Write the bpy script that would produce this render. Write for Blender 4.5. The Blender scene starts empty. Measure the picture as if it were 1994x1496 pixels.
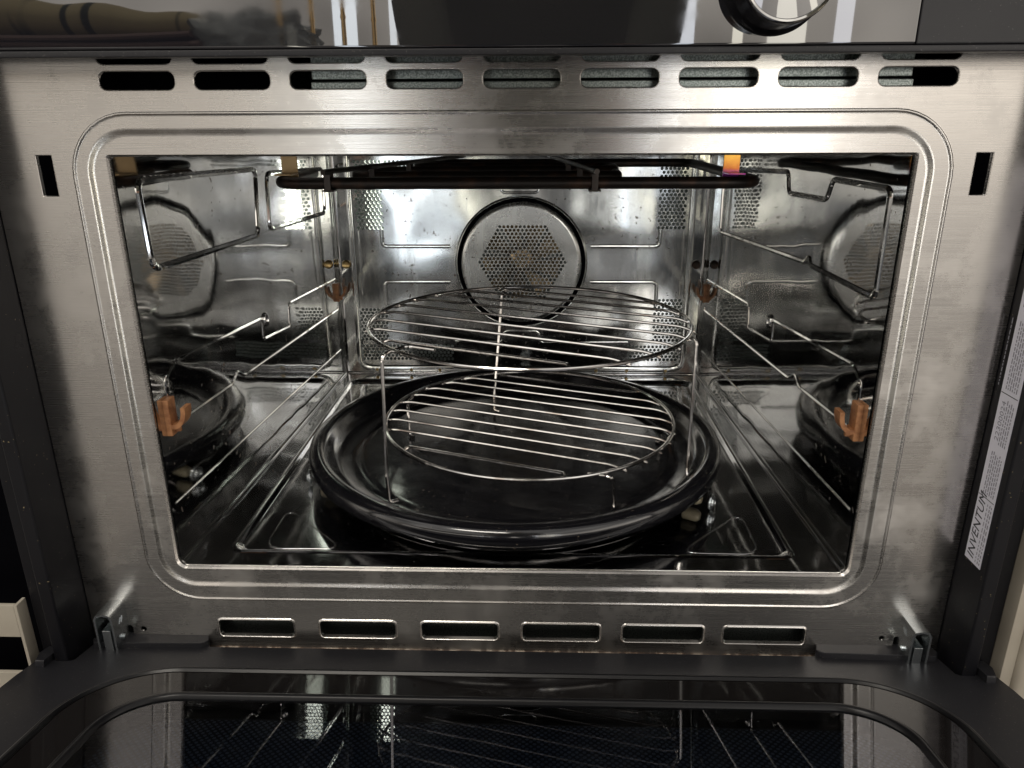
import bpy, bmesh, math, random
from math import pi, sin, cos, radians as R, sqrt, atan2
from mathutils import Vector, Matrix
from mathutils.geometry import delaunay_2d_cdt
random.seed(4)
sc = bpy.context.scene
C = sc.collection

# ------------------------------------------------------------ camera
cd = bpy.data.cameras.new('camera'); cam = bpy.data.objects.new('camera', cd); C.objects.link(cam)
PITCH, YAW, ROLL = 0.3369, -0.0304, -0.0044
F_ = Vector((sin(YAW)*cos(PITCH), cos(YAW)*cos(PITCH), -sin(PITCH)))
R_ = Vector((cos(YAW), -sin(YAW), 0)); U_ = R_.cross(F_)
R2 = cos(ROLL)*R_ + sin(ROLL)*U_; U2 = -sin(ROLL)*R_ + cos(ROLL)*U_
m3 = Matrix((R2, U2, -F_)).transposed()
cam.matrix_world = Matrix.Translation((0.0162, -0.4384, 0.2877)) @ m3.to_4x4()
cd.sensor_width = 36; cd.lens = 36*1475.17/1994; cd.clip_start = 0.01; cd.clip_end = 100
sc.camera = cam
sc.view_settings.view_transform = 'Standard'; sc.view_settings.look = 'None'
sc.view_settings.exposure = 0.5; sc.view_settings.gamma = 1
sc.cycles.max_bounces = 14; sc.cycles.glossy_bounces = 10; sc.cycles.transmission_bounces = 6
sc.cycles.diffuse_bounces = 3; sc.cycles.sample_clamp_indirect = 6; sc.cycles.caustics_reflective = True

# ------------------------------------------------------------ world: the dim kitchen round the oven, as a soft environment
w = bpy.data.worlds.new('World'); sc.world = w; w.use_nodes = True
nt = w.node_tree; nt.nodes.clear()
def N(nt, t, **k):
    n = nt.nodes.new(t)
    for a, b in k.items(): setattr(n, a, b)
    return n
def mth(nt, op, a, b=None, c=None):
    n = N(nt, 'ShaderNodeMath', operation=op)
    for i, v in enumerate((a, b, c)):
        if v is None: continue
        if isinstance(v, (int, float)): n.inputs[i].default_value = v
        else: nt.links.new(v, n.inputs[i])
    return n.outputs[0]
tc = N(nt, 'ShaderNodeTexCoord'); sp = N(nt, 'ShaderNodeSeparateXYZ'); nt.links.new(tc.outputs['Generated'], sp.inputs[0])
rp = N(nt, 'ShaderNodeValToRGB'); nt.links.new(mth(nt, 'MULTIPLY_ADD', sp.outputs[2], 0.5, 0.5), rp.inputs[0])
el = rp.color_ramp.elements
el[0].position = 0; el[0].color = (.012, .011, .010, 1)
el[1].position = 1; el[1].color = (.22, .21, .20, 1)
for p_, c_ in ((.36, (.030, .030, .031)), (.45, (.055, .054, .054)), (.485, (.26, .24, .215)), (.52, (.56, .51, .45)), (.60, (.66, .61, .55)), (.72, (.30, .285, .265))):
    e = el.new(p_); e.color = (*c_, 1)
nz = N(nt, 'ShaderNodeTexNoise'); nz.inputs['Scale'].default_value = 3.2; nz.inputs['Detail'].default_value = 3
nt.links.new(tc.outputs['Generated'], nz.inputs['Vector'])
r2 = N(nt, 'ShaderNodeMapRange'); nt.links.new(nz.outputs[0], r2.inputs[0])
r2.inputs[1].default_value = .35; r2.inputs[2].default_value = .65; r2.inputs[3].default_value = .45; r2.inputs[4].default_value = 1.35
mx = N(nt, 'ShaderNodeMix', data_type='RGBA', blend_type='MULTIPLY'); mx.inputs[0].default_value = 1
nt.links.new(rp.outputs[0], mx.inputs[6]); nt.links.new(r2.outputs[0], mx.inputs[7])
bg = N(nt, 'ShaderNodeBackground'); bg.inputs[1].default_value = 2.2
out = N(nt, 'ShaderNodeOutputWorld'); nt.links.new(mx.outputs[2], bg.inputs[0]); nt.links.new(bg.outputs[0], out.inputs[0])

# ------------------------------------------------------------ lamps of the kitchen and of the oven, plus added strip lights
def area(name, loc, target, sx, sy, power, col):
    l = bpy.data.lights.new(name, 'AREA'); l.shape = 'RECTANGLE'; l.size = sx; l.size_y = sy; l.energy = power; l.color = col
    o = bpy.data.objects.new(name, l); C.objects.link(o); o.location = loc
    o.rotation_euler = (Vector(target)-Vector(loc)).to_track_quat('-Z', 'Y').to_euler(); return o
area('ceiling_lamp', (-.35, -1.1, 1.75), (0, 0, .2), 1.0, .30, 11, (1, .93, .82))
for x_, w_, z_, h_, e_, c_ in ((.90,.05,.40,1.2,.9,(.90,.92,1)), (.74,.11,.35,1.3,2.4,(1,.96,.84)), (.60,.03,.30,1.1,.6,(1,.95,.8)), (.45,.05,.30,1.3,1.2,(.84,.90,1)), (.34,.025,.25,1.2,.55,(1,.97,.88)),
                            (-.13,.07,.45,.9,1.3,(1,.92,.66)), (-.30,.04,.10,1.1,.9,(1,.96,.80)), (-.40,.02,.10,1.1,.4,(.86,.93,1)), (-.54,.07,.10,1.1,1.7,(.86,.93,1)), (-.70,.03,.05,1.0,.5,(1,.95,.8))):
    area('streak_light', (x_, -2.05, z_), (x_, 0, z_), w_, h_, e_*.55, c_)  # unseen strip lights, added to put upright bright streaks in the steel
area('cavity_lamp', (-.1605, .4310, .208), (-.1605, 0, .208), .022, .080, .022, (.95, 1, .85))

# ------------------------------------------------------------ materials
def mat(name, base=(.5,.5,.5), metal=0., rough=.5, **k):
    m = bpy.data.materials.new(name); m.use_nodes = True; n = m.node_tree.nodes['Principled BSDF']
    n.inputs['Base Color'].default_value = (*base, 1); n.inputs['Metallic'].default_value = metal; n.inputs['Roughness'].default_value = rough
    for a, v in k.items(): n.inputs[a].default_value = v
    return m
def nodes(m): return m.node_tree, m.node_tree.nodes['Principled BSDF']
def noise(nt, scale, detail=2, vec=None, rough=.5, sc3=None):
    t = N(nt, 'ShaderNodeTexNoise'); t.inputs['Scale'].default_value = scale; t.inputs['Detail'].default_value = detail; t.inputs['Roughness'].default_value = rough
    c = N(nt, 'ShaderNodeTexCoord'); src = c.outputs['Object']
    if sc3:
        mp = N(nt, 'ShaderNodeMapping'); mp.inputs['Scale'].default_value = sc3; nt.links.new(src, mp.inputs[0]); src = mp.outputs[0]
    nt.links.new(src, t.inputs['Vector']); return t.outputs[0]
def rng(nt, s, a, b, c, d):
    r = N(nt, 'ShaderNodeMapRange'); nt.links.new(s, r.inputs[0])
    for i, v in enumerate((a, b, c, d)): r.inputs[i+1].default_value = v
    return r.outputs[0]
def bump(nt, pb, hs, prev=None):
    for h, strength, dist in hs:
        b = N(nt, 'ShaderNodeBump'); b.inputs['Strength'].default_value = strength; b.inputs['Distance'].default_value = dist
        nt.links.new(h, b.inputs['Height'])
        if prev is not None: nt.links.new(prev, b.inputs['Normal'])
        prev = b.outputs[0]
    nt.links.new(prev, pb.inputs['Normal'])
def colmix(nt, fac, a, b, prev=None):
    x = N(nt, 'ShaderNodeMix', data_type='RGBA'); nt.links.new(fac, x.inputs[0])
    if prev is not None: nt.links.new(prev, x.inputs[6])
    else: x.inputs[6].default_value = (*a, 1)
    x.inputs[7].default_value = (*b, 1); return x.outputs[2]

# brushed stainless front: grain runs left-right
brushed = mat('brushed_steel', (.50,.48,.455), 1, .30, Anisotropic=.72, **{'Anisotropic Rotation': .25})
nt_, pb = nodes(brushed)
uv = N(nt_, 'ShaderNodeUVMap'); tg = N(nt_, 'ShaderNodeTangent', direction_type='UV_MAP'); nt_.links.new(tg.outputs[0], pb.inputs['Tangent'])
g1 = noise(nt_, 1, 3, sc3=(18, 400, 2600)); g2 = noise(nt_, 1, 2, sc3=(60, 400, 5200))
g3 = noise(nt_, 7, 3)
nt_.links.new(mth(nt_, 'ADD', rng(nt_, g1, .3, .7, .22, .29), rng(nt_, noise(nt_, 13, 5, rough=.7), .50, .70, 0, .14)), pb.inputs['Roughness'])
c1 = colmix(nt_, rng(nt_, g2, .35, .65, 0, 1), (.66,.635,.605), (.73,.705,.67))
sm = noise(nt_, 26, 6, rough=.75)
c1 = colmix(nt_, rng(nt_, sm, .66, .74, 0, .45), None, (.30,.27,.24), prev=c1)
nt_.links.new(c1, pb.inputs['Base Color'])
bump(nt_, pb, ((g3, .12, .004), (g1, .010, .0001)))

def cavity_mat(name, base, r0, r1, wav, grain, stain=.7, hz=1.0, spk=.665):
    m = mat(name, base, 1, r0); nt, pb = nodes(m)
    s = noise(nt, 5.5, 4)
    rub = noise(nt, 1, 4, sc3=(70, 70, 9), rough=.7)       # wipe marks
    film = noise(nt, 16, 5, rough=.7)                       # baked-on grease film
    nt.links.new(mth(nt, 'ADD', mth(nt, 'ADD', rng(nt, s, .35, .7, r0, r1), rng(nt, rub, .50, .72, 0, .07*hz)), rng(nt, film, .52, .72, 0, .09*hz)), pb.inputs['Roughness'])
    c = colmix(nt, rng(nt, noise(nt, 9, 5, rough=.65), .35, .7, 0, 1), base, tuple(v*.80 for v in base))
    sp_ = noise(nt, 210, 2, rough=.5)       # burnt-on specks
    big = noise(nt, 12, 2)
    k = mth(nt, 'MULTIPLY', rng(nt, sp_, spk, spk+.03, 0, 1), rng(nt, big, .46, .58, .15, stain))
    c = colmix(nt, k, None, (.10,.055,.028), prev=c)
    nt.links.new(c, pb.inputs['Base Color'])
    nt.links.new(mth(nt, 'SUBTRACT', 1.0, mth(nt, 'MULTIPLY', k, .8)), pb.inputs['Metallic'])
    bump(nt, pb, ((noise(nt, wav[0], 1), wav[1], wav[2]),) if grain is None else ((noise(nt, wav[0], 2), wav[1], wav[2]), (noise(nt, 1, 2, sc3=grain), .035, .0008)))
    return m
back_steel = cavity_mat('stamped_back_steel', (.76,.78,.77), .085, .15, (11, .50, .007), None)
cover_steel = cavity_mat('brushed_cover_steel', (.84,.85,.83), .22, .30, (9, .2, .004), None)
side_steel = cavity_mat('polished_side_steel', (.76,.76,.75), .035, .075, (8, .26, .006), (30, 60, 12), .9, .25, .68)
floor_steel = cavity_mat('polished_floor_steel', (.60,.60,.61), .05, .11, (9, .28, .005), (60, 14, 60), .5, .35, .73)
ceil_steel = cavity_mat('darkened_ceiling_steel', (.16,.15,.14), .16, .30, (8, .2, .005), (30, 30, 30), .9)  # base darkened so the floor mirrors a dark ceiling
galv = mat('galvanised_steel', (.42,.46,.45), 1, .38)
nt_, pb = nodes(galv)
nt_.links.new(colmix(nt_, rng(nt_, noise(nt_, 1100, 3), .4, .62, 0, 1), (.15,.17,.165), (.36,.40,.385)), pb.inputs['Base Color'])
zinc = mat('zinc_plated_steel', (.62,.66,.68), 1, .26)
wire_m = mat('chromed_wire', (.80,.78,.76), 1, .14)
nt_, pb = nodes(wire_m); bump(nt_, pb, ((noise(nt_, 300, 2), .12, .0004),))
nt_.links.new(colmix(nt_, rng(nt_, noise(nt_, 60, 4), .55, .7, 0, .6), (.80,.78,.76), (.42,.33,.26)), pb.inputs['Base Color'])
enamel = mat('black_enamel', (.006,.006,.008), 0, .09, IOR=1.75)
nt_, pb = nodes(enamel)
nt_.links.new(rng(nt_, noise(nt_, 60, 5, rough=.7), .45, .72, .11, .24), pb.inputs['Roughness'])
sp_ = noise(nt_, 420, 2)
nt_.links.new(colmix(nt_, rng(nt_, sp_, .72, .75, 0, .6), (.006,.006,.008), (.20,.16,.12)), pb.inputs['Base Color'])
bump(nt_, pb, ((noise(nt_, 28, 2), .08, .002), (noise(nt_, 350, 2), .05, .0003)))
element_m = mat('burnt_heating_tube', (.022,.017,.014), .55, .42)
nt_, pb = nodes(element_m)
nt_.links.new(colmix(nt_, rng(nt_, noise(nt_, 70, 4), .5, .7, 0, 1), (.020,.016,.014), (.065,.035,.022)), pb.inputs['Base Color'])
gold = mat('heat_tinted_bracket', (.55,.30,.06), 1, .22)
nt_, pb = nodes(gold)
tcg = N(nt_, 'ShaderNodeTexCoord'); sg = N(nt_, 'ShaderNodeSeparateXYZ'); nt_.links.new(tcg.outputs['Generated'], sg.inputs[0])
rg = N(nt_, 'ShaderNodeValToRGB'); nt_.links.new(mth(nt_, 'ADD', sg.outputs[2], mth(nt_, 'MULTIPLY', noise(nt_, 200, 3), .12)), rg.inputs[0])
e = rg.color_ramp.elements; e[0].position = .10; e[0].color = (.03,.02,.02,1); e[1].position = .9; e[1].color = (.62,.45,.20,1)
for p_, c_ in ((.22,(.22,.03,.30)),(.34,(.34,.10,.03)),(.55,(.58,.31,.06))):
    q = e.new(p_); q.color = (*c_, 1)
nt_.links.new(rg.outputs[0], pb.inputs['Base Color'])
clip_m = mat('sooty_clip', (.05,.042,.038), .8, .4)
tan = mat('tarnished_bracket', (.40,.28,.15), .8, .4)
copper = mat('copper_brown_plastic', (.42,.155,.045), 0, .38)
nt_, pb = nodes(copper)
nt_.links.new(colmix(nt_, rng(nt_, noise(nt_, 220, 4), .4, .7, 0, 1), (.40,.19,.085), (.20,.075,.03)), pb.inputs['Base Color'])
rubber = mat('black_gasket', (.006,.006,.007), 0, .30, **{'Specular IOR Level': .3})
plastic = mat('black_plastic', (.014,.014,.017), 0, .42, **{'Specular IOR Level': .38})
nt_, pb = nodes(plastic)
dust = noise(nt_, 900, 1)
nt_.links.new(colmix(nt_, rng(nt_, dust, .70, .75, 0, .35), (.014,.014,.017), (.20,.19,.18)), pb.inputs['Base Color'])
nt_.links.new(rng(nt_, noise(nt_, 14, 4), .35, .7, .36, .50), pb.inputs['Roughness'])
bump(nt_, pb, ((noise(nt_, 1400, 1), .06, .0002),))
black_metal = mat('black_coated_steel', (.006,.006,.008), 0, .34, **{'Specular IOR Level': .35})
nt_, pb = nodes(black_metal)
nt_.links.new(colmix(nt_, rng(nt_, noise(nt_, 600, 1), .755, .775, 0, .7), (.006,.006,.008), (.32,.26,.15)), pb.inputs['Base Color'])
nt_.links.new(rng(nt_, noise(nt_, 10, 4), .35, .7, .25, .5), pb.inputs['Roughness'])
void = mat('unlit_black_interior', (.003,.003,.004), 0, .9, **{'Specular IOR Level': 0.0})
black_glass = mat('black_glass', (.004,.004,.006), 0, .015, **{'Specular IOR Level': 1.0})
nt_, pb = nodes(black_glass)
nt_.links.new(rng(nt_, noise(nt_, 22, 5, rough=.7), .5, .75, .012, .10), pb.inputs['Roughness'])
panel_glass = mat('panel_glass', (.010,.010,.013), .0, .02, IOR=1.95)
nt_, pb = nodes(panel_glass)
nt_.links.new(rng(nt_, noise(nt_, 16, 5, rough=.7), .5, .75, .015, .09), pb.inputs['Roughness'])
band_glass = mat('smoked_glass_band', (.008,.007,.007), 0, .05, **{'Specular IOR Level': .55})
knob_m = mat('satin_black_knob', (.008,.008,.010), 0, .22)
chrome = mat('polished_chrome', (.78,.77,.74), 1, .05)
beige = mat('beige_cabinet', (.42,.38,.31), 0, .45)
nt_, pb = nodes(beige)
nt_.links.new(colmix(nt_, rng(nt_, noise(nt_, 30, 4), .3, .7, 0, 1), (.44,.40,.33), (.37,.33,.27)), pb.inputs['Base Color'])
paper = mat('white_sticker_paper', (.62,.62,.70), 0, .4)
ink = mat('black_ink', (.015,.015,.02), 0, .5)
grey_ink = mat('grey_fine_print', (.22,.22,.26), 0, .6)
rust = mat('rusty_seal_edge', (.3,.2,.12), .3, .5)
nt_, pb = nodes(rust)
nr = noise(nt_, 1, 4, sc3=(160, 300, 900), rough=.7)
c_ = colmix(nt_, rng(nt_, nr, .42, .55, 0, 1), (.09,.06,.05), (.38,.24,.15)); c_ = colmix(nt_, rng(nt_, nr, .50, .56, 0, 1), None, (.85,.76,.65), prev=c_)
nt_.links.new(c_, pb.inputs['Base Color'])
brass = mat('brass_rivet', (.45,.33,.16), 1, .3)
cream = mat('cream_roller_plastic', (.36,.32,.22), 0, .4)
fan_m = mat('greasy_fan_blade', (.40,.30,.18), .9, .3)
# window glass of the door: clear coated pane
glass = bpy.data.materials.new('clear_door_glass'); glass.use_nodes = True
nt_ = glass.node_tree; nt_.nodes.clear()
o_ = N(nt_, 'ShaderNodeOutputMaterial'); mxs = N(nt_, 'ShaderNodeMixShader'); tr = N(nt_, 'ShaderNodeBsdfTransparent'); gl = N(nt_, 'ShaderNodeBsdfGlossy')
fr = N(nt_, 'ShaderNodeFresnel'); fr.inputs[0].default_value = 2.0
tr.inputs[0].default_value = (.70,.76,.84,1); gl.inputs['Roughness'].default_value = .012; gl.inputs[0].default_value = (.9,.9,.95,1)
nt_.links.new(fr.outputs[0], mxs.inputs[0]); nt_.links.new(tr.outputs[0], mxs.inputs[1]); nt_.links.new(gl.outputs[0], mxs.inputs[2]); nt_.links.new(mxs.outputs[0], o_.inputs[0])
# perforated screen under it
screen = mat('perforated_screen', (.03,.035,.045), 0, .6)
nt_, pb = nodes(screen)
vo = N(nt_, 'ShaderNodeTexVoronoi'); vo.voronoi_dimensions = '2D'; vo.inputs['Randomness'].default_value = 0; vo.inputs['Scale'].default_value = 1
tcs = N(nt_, 'ShaderNodeTexCoord'); mp = N(nt_, 'ShaderNodeMapping'); mp.inputs['Scale'].default_value = (360, 360, 360); mp.inputs['Rotation'].default_value = (0, 0, R(45))
nt_.links.new(tcs.outputs['Object'], mp.inputs[0]); nt_.links.new(mp.outputs[0], vo.inputs['Vector'])
nt_.links.new(colmix(nt_, rng(nt_, vo.outputs['Distance'], .30, .38, 1, 0), (.010,.012,.015), (.22,.24,.27)), pb.inputs['Base Color'])

# ------------------------------------------------------------ mesh helpers
def obj(name, bm, m, parent=None, smooth=True, uv=None, angle=35, wn=True):
    me = bpy.data.meshes.new(name); bm.normal_update()
    if uv:
        l = bm.loops.layers.uv.new('UVMap')
        for f in bm.faces:
            for lp in f.loops:
                c = lp.vert.co; lp[l].uv = (c[uv[0]], c[uv[1]])
    for f in bm.faces: f.smooth = smooth
    if smooth:
        for e in bm.edges:
            if len(e.link_faces) == 2 and e.calc_face_angle(0) > R(angle): e.smooth = False
    bm.to_mesh(me); bm.free(); me.materials.append(m)
    o = bpy.data.objects.new(name, me); C.objects.link(o)
    if parent: o.parent = parent
    if smooth and wn:
        q = o.modifiers.new('weighted_normals', 'WEIGHTED_NORMAL'); q.keep_sharp = True; q.weight = 90
    return o
def tag(o, label=None, cat=None, group=None, kind=None):
    if label: o['label'] = label
    if cat: o['category'] = cat
    if group: o['group'] = group
    if kind: o['kind'] = kind
    return o
def empty(name, loc=(0,0,0)):
    o = bpy.data.objects.new(name, None); C.objects.link(o); o.location = loc; o.empty_display_size = .05; return o
def box(bm, x0, x1, y0, y1, z0, z1, bev=0, seg=2):
    r = bmesh.ops.create_cube(bm, size=1)['verts']
    for v in r: v.co = Vector(((x0+x1)/2+v.co.x*(x1-x0), (y0+y1)/2+v.co.y*(y1-y0), (z0+z1)/2+v.co.z*(z1-z0)))
    if bev:
        es = list({e for v in r for e in v.link_edges})
        bmesh.ops.bevel(bm, geom=es, offset=bev, segments=seg, affect='EDGES', profile=.5)
def fillet(pts, r, n=5, closed=False):
    P = [Vector(p) for p in pts]; out = []; L = len(P)
    for i, p in enumerate(P):
        if not closed and i in (0, L-1): out.append(p); continue
        a = P[i-1]-p; b = P[(i+1) % L]-p
        ra = min(r, a.length*.49, b.length*.49)
        s, e = p+a.normalized()*ra, p+b.normalized()*ra
        for k in range(n+1):
            t = k/n; out.append((1-t)**2*s + 2*t*(1-t)*p + t*t*e)
    return out
def tube(bm, pts, r, seg=8, closed=False, caps=True, flat=None):
    P = [Vector(p) for p in pts]; n = len(P); rings = []
    def tang(i):
        if closed: return (P[(i+1) % n]-P[i-1]).normalized()
        return (P[min(i+1, n-1)]-P[max(i-1, 0)]).normalized()
    t0 = tang(0); ref = Vector((0,0,1)) if abs(t0.z) < .9 else Vector((0,1,0))
    nrm = (ref - t0*ref.dot(t0)).normalized(); prev = t0
    for i in range(n):
        t = tang(i); q = prev.rotation_difference(t); nrm = q @ nrm; nrm = (nrm - t*nrm.dot(t)).normalized(); prev = t
        b = t.cross(nrm); ring = []
        for k in range(seg):
            a = 2*pi*k/seg; d = (nrm*cos(a)+b*sin(a))*r
            if flat: ax, s = flat; d[ax] *= s
            ring.append(bm.verts.new(P[i]+d))
        rings.append(ring)
    for i in range(n if closed else n-1):
        A, B = rings[i], rings[(i+1) % n]; off = 0
        if closed and i == n-1:
            off = min(range(seg), key=lambda o: sum((A[k].co-B[(k+o) % seg].co).length for k in range(seg)))
        for k in range(seg):
            bm.faces.new((A[k], A[(k+1) % seg], B[(k+1+off) % seg], B[(k+off) % seg]))
    if caps and not closed:
        bm.faces.new(rings[0][::-1]); bm.faces.new(rings[-1])
def lathe(bm, prof, cx, cy, seg=96, axis='z', z0=0):
    rings = []
    for r, z in prof:
        if r < 1e-6: rings.append([bm.verts.new((cx, cy, z0+z) if axis == 'z' else (cx, cy-z, z0))])
        elif axis == 'z': rings.append([bm.verts.new((cx+r*cos(2*pi*k/seg), cy+r*sin(2*pi*k/seg), z0+z)) for k in range(seg)])
        else: rings.append([bm.verts.new((cx+r*cos(2*pi*k/seg), cy-z, z0+r*sin(2*pi*k/seg))) for k in range(seg)])
    for A, B in zip(rings, rings[1:]):
        for k in range(seg):
            k2 = (k+1) % seg
            if len(A) == 1: bm.faces.new((A[0], B[k2], B[k]))
            elif len(B) == 1: bm.faces.new((A[k], A[k2], B[0]))
            else: bm.faces.new((A[k], A[k2], B[k2], B[k]))
def rrect(x0, x1, z0, z1, r, n=6):
    pts = []
    rs = r if isinstance(r, (list, tuple)) else [r]*4      # corners: br, tr, tl, bl
    for (cx, cz, a0), rr in zip(((x1, z0, -pi/2), (x1, z1, 0), (x0, z1, pi/2), (x0, z0, pi)), rs):
        sx = -1 if cx == x1 else 1; sz = -1 if cz == z1 else 1
        ox, oz = cx+sx*rr, cz+sz*rr
        for k in range(n+1):
            a = a0+(pi/2)*k/n; pts.append((ox+rr*cos(a), oz+rr*sin(a)))
    return pts
def circ(cx, cz, r, n=10): return [(cx+r*cos(2*pi*k/n), cz+r*sin(2*pi*k/n)) for k in range(n)]
def plate(bm, outer, holes, fn, depth=0, lip=None):
    """flat sheet with real holes; fn maps (u, v, d) to 3-D, d is the depth behind the sheet"""
    vs, fs = [], []
    for lp in [outer]+holes:
        fs.append(list(range(len(vs), len(vs)+len(lp)))); vs += [Vector(p) for p in lp]
    V, E_, Fc, ov, oe, of = delaunay_2d_cdt(vs, [], fs, 0, 1e-7, True)
    bv = [bm.verts.new(fn(v.x, v.y, 0)) for v in V]
    for f, ids in zip(Fc, of):
        if list(ids) == [0]: bm.faces.new([bv[i] for i in f])
    if depth:
        for lp in holes:
            A = [bm.verts.new(fn(u, v, 0)) for u, v in lp]; B = [bm.verts.new(fn(u, v, depth)) for u, v in lp]
            for k in range(len(lp)):
                k2 = (k+1) % len(lp); bm.faces.new((A[k], A[k2], B[k2], B[k]))
def loops(bm, levels, fn):
    rings = [[bm.verts.new(fn(u, v, d)) for u, v in lp] for lp, d in levels]
    for A, B in zip(rings, rings[1:]):
        for k in range(len(A)):
            k2 = (k+1) % len(A); bm.faces.new((A[k], A[k2], B[k2], B[k]))
def hexholes(x0, x1, z0, z1, pitch=.0046, r=.00178, inside=None):
    o = []; row = 0; z = z0
    while z <= z1+1e-6:
        x = x0+(pitch/2 if row % 2 else 0)
        while x <= x1+1e-6:
            if inside is None or inside(x, z): o.append((x, z, r))
            x += pitch
        z += pitch*.866; row += 1
    return o

# ============================================================ THE OVEN
oven = tag(empty('built_in_oven'), 'stainless steel built-in combination oven standing open, mirror-bright cavity with fan and grill tube', 'oven')
yf = lambda u, v, d: Vector((u, d, v))

# ---- front plate
bm = bmesh.new()
A = lambda i: rrect(-.2466+i, .2464-i, -.0255+i, .2925-i, .036-i, 10)
B = lambda i: rrect(-.2362+i, .2340-i, -.0128+i, .2815-i, .024-i*.8, 10)
Cc = lambda i: rrect(-.2252+i, .2256-i, .0000+i, .2682-i, [.0065-i*.5, .0022, .0022, .0065-i*.5], 10)
holes = [A(0)]
for k in range(9):
    x = -.2013+.05254*k
    holes.append(rrect(x-.0212, x+.0212, .3030, .3131, .0042, 4))
    holes.append(rrect(x-.0212, x+.0212, .3160, .3262, .0042, 4))
for s in (-1, 1): hh_ = sorted((s*.2800, s*(.2645 if s < 0 else .2630))); holes.append(rrect(hh_[0], hh_[1], -.0690, -.0470, .002, 3))
for s in (-1, 1): holes.append(rrect(s*.2615-.0048, s*.2615+.0048, .2463, .2694, .0004, 2))
bot = [(-.2028,-.150), (-.1317,-.0787), (-.0607,-.0075), (.0093,.0627), (.0784,.1337), (.1473,.2027)]
for a, b in bot: holes.append(rrect(a-.0012, b+.0012, -.0556, -.0396, .0036, 5))
holes.append(circ(-.257, -.0498, .0021, 12)); holes.append(circ(.2548, -.0485, .0019, 12))
plate(bm, rrect(-.2930, .2930, -.0700, .345, .002, 2), holes, yf, .0012)
loops(bm, [(A(0), 0), (A(.0003), 0), (A(.0007), -.0003), (A(.0012), -.0005), (A(.0017), -.0003), (A(.0021), .0001), (A(.0026), .0002), (A(.0032), .0002),
           (B(-.0022), .0002), (B(-.0016), .0002), (B(-.0008), .0004), (B(.0006), .0010), (B(.0018), .0013), (B(.0026), .0013),
           (Cc(-.0018), .0013), (Cc(-.0012), .0013), (Cc(-.0006), .0023), (Cc(-.0002), .0029), (Cc(0), .0034), (Cc(.0001), .0050)], yf)
for s in (-1, 1):
    q = lambda i: rrect(s*.2615-.0048+i, s*.2615+.0048-i, .2463+i, .2694-i, .0004, 2)
    loops(bm, [(q(-.0002), -.00005), (q(.0002), .0001), (q(.0004), .0005), (q(.00045), .0025)], yf)
for k in range(9):
    x = -.2013+.05254*k
    for z0, z1 in ((.3030, .3131), (.3160, .3262)):
        q = lambda i: rrect(x-.0212+i, x+.0212-i, z0+i, z1-i, .0042-i, 6)
        loops(bm, [(q(-.0002), -.00005), (q(.0002), .0001), (q(.0005), .0005), (q(.0006), .0016)], yf)
for a, b in bot:       # stamped lips round the lower vents
    q = lambda i: rrect(a-.0012+i, b+.0012-i, -.0556+i, -.0396-i, .0036-i*.6, 5)
    loops(bm, [(q(0), 0), (q(.0005), -.0006), (q(.0011), -.0009), (q(.0016), -.0004), (q(.0018), .0022)], yf)
obj('front_plate', bm, brushed, oven, uv=(0, 2), angle=50)
# ---- dark chassis and galvanised duct behind the vents
bm = bmesh.new()
box(bm, -.291, .291, .030, .032, .2995, .345); box(bm, -.291, .291, .0014, .030, .343, .345)
box(bm, -.291, -.289, .0014, .030, -.070, .343); box(bm, .289, .291, .0014, .030, -.070, .343)
box(bm, -.289, .289, .040, .042, -.070, -.030); box(bm, -.289, .289, .0014, .042, -.072, -.070)
obj('chassis', bm, void, oven, smooth=False)
bm = bmesh.new(); x = -.112
box(bm, -.1085, .2215, .0100, .0285, .2950, .3075, .0008); box(bm, -.1085, .2215, .0125, .0285, .3085, .3420, .0008)
obj('air_duct', bm, galv, oven)
bm = bmesh.new(); box(bm, -.235, .235, .0100, .030, -.0640, -.0420, .001)
obj('lower_duct', bm, galv, oven)
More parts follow.
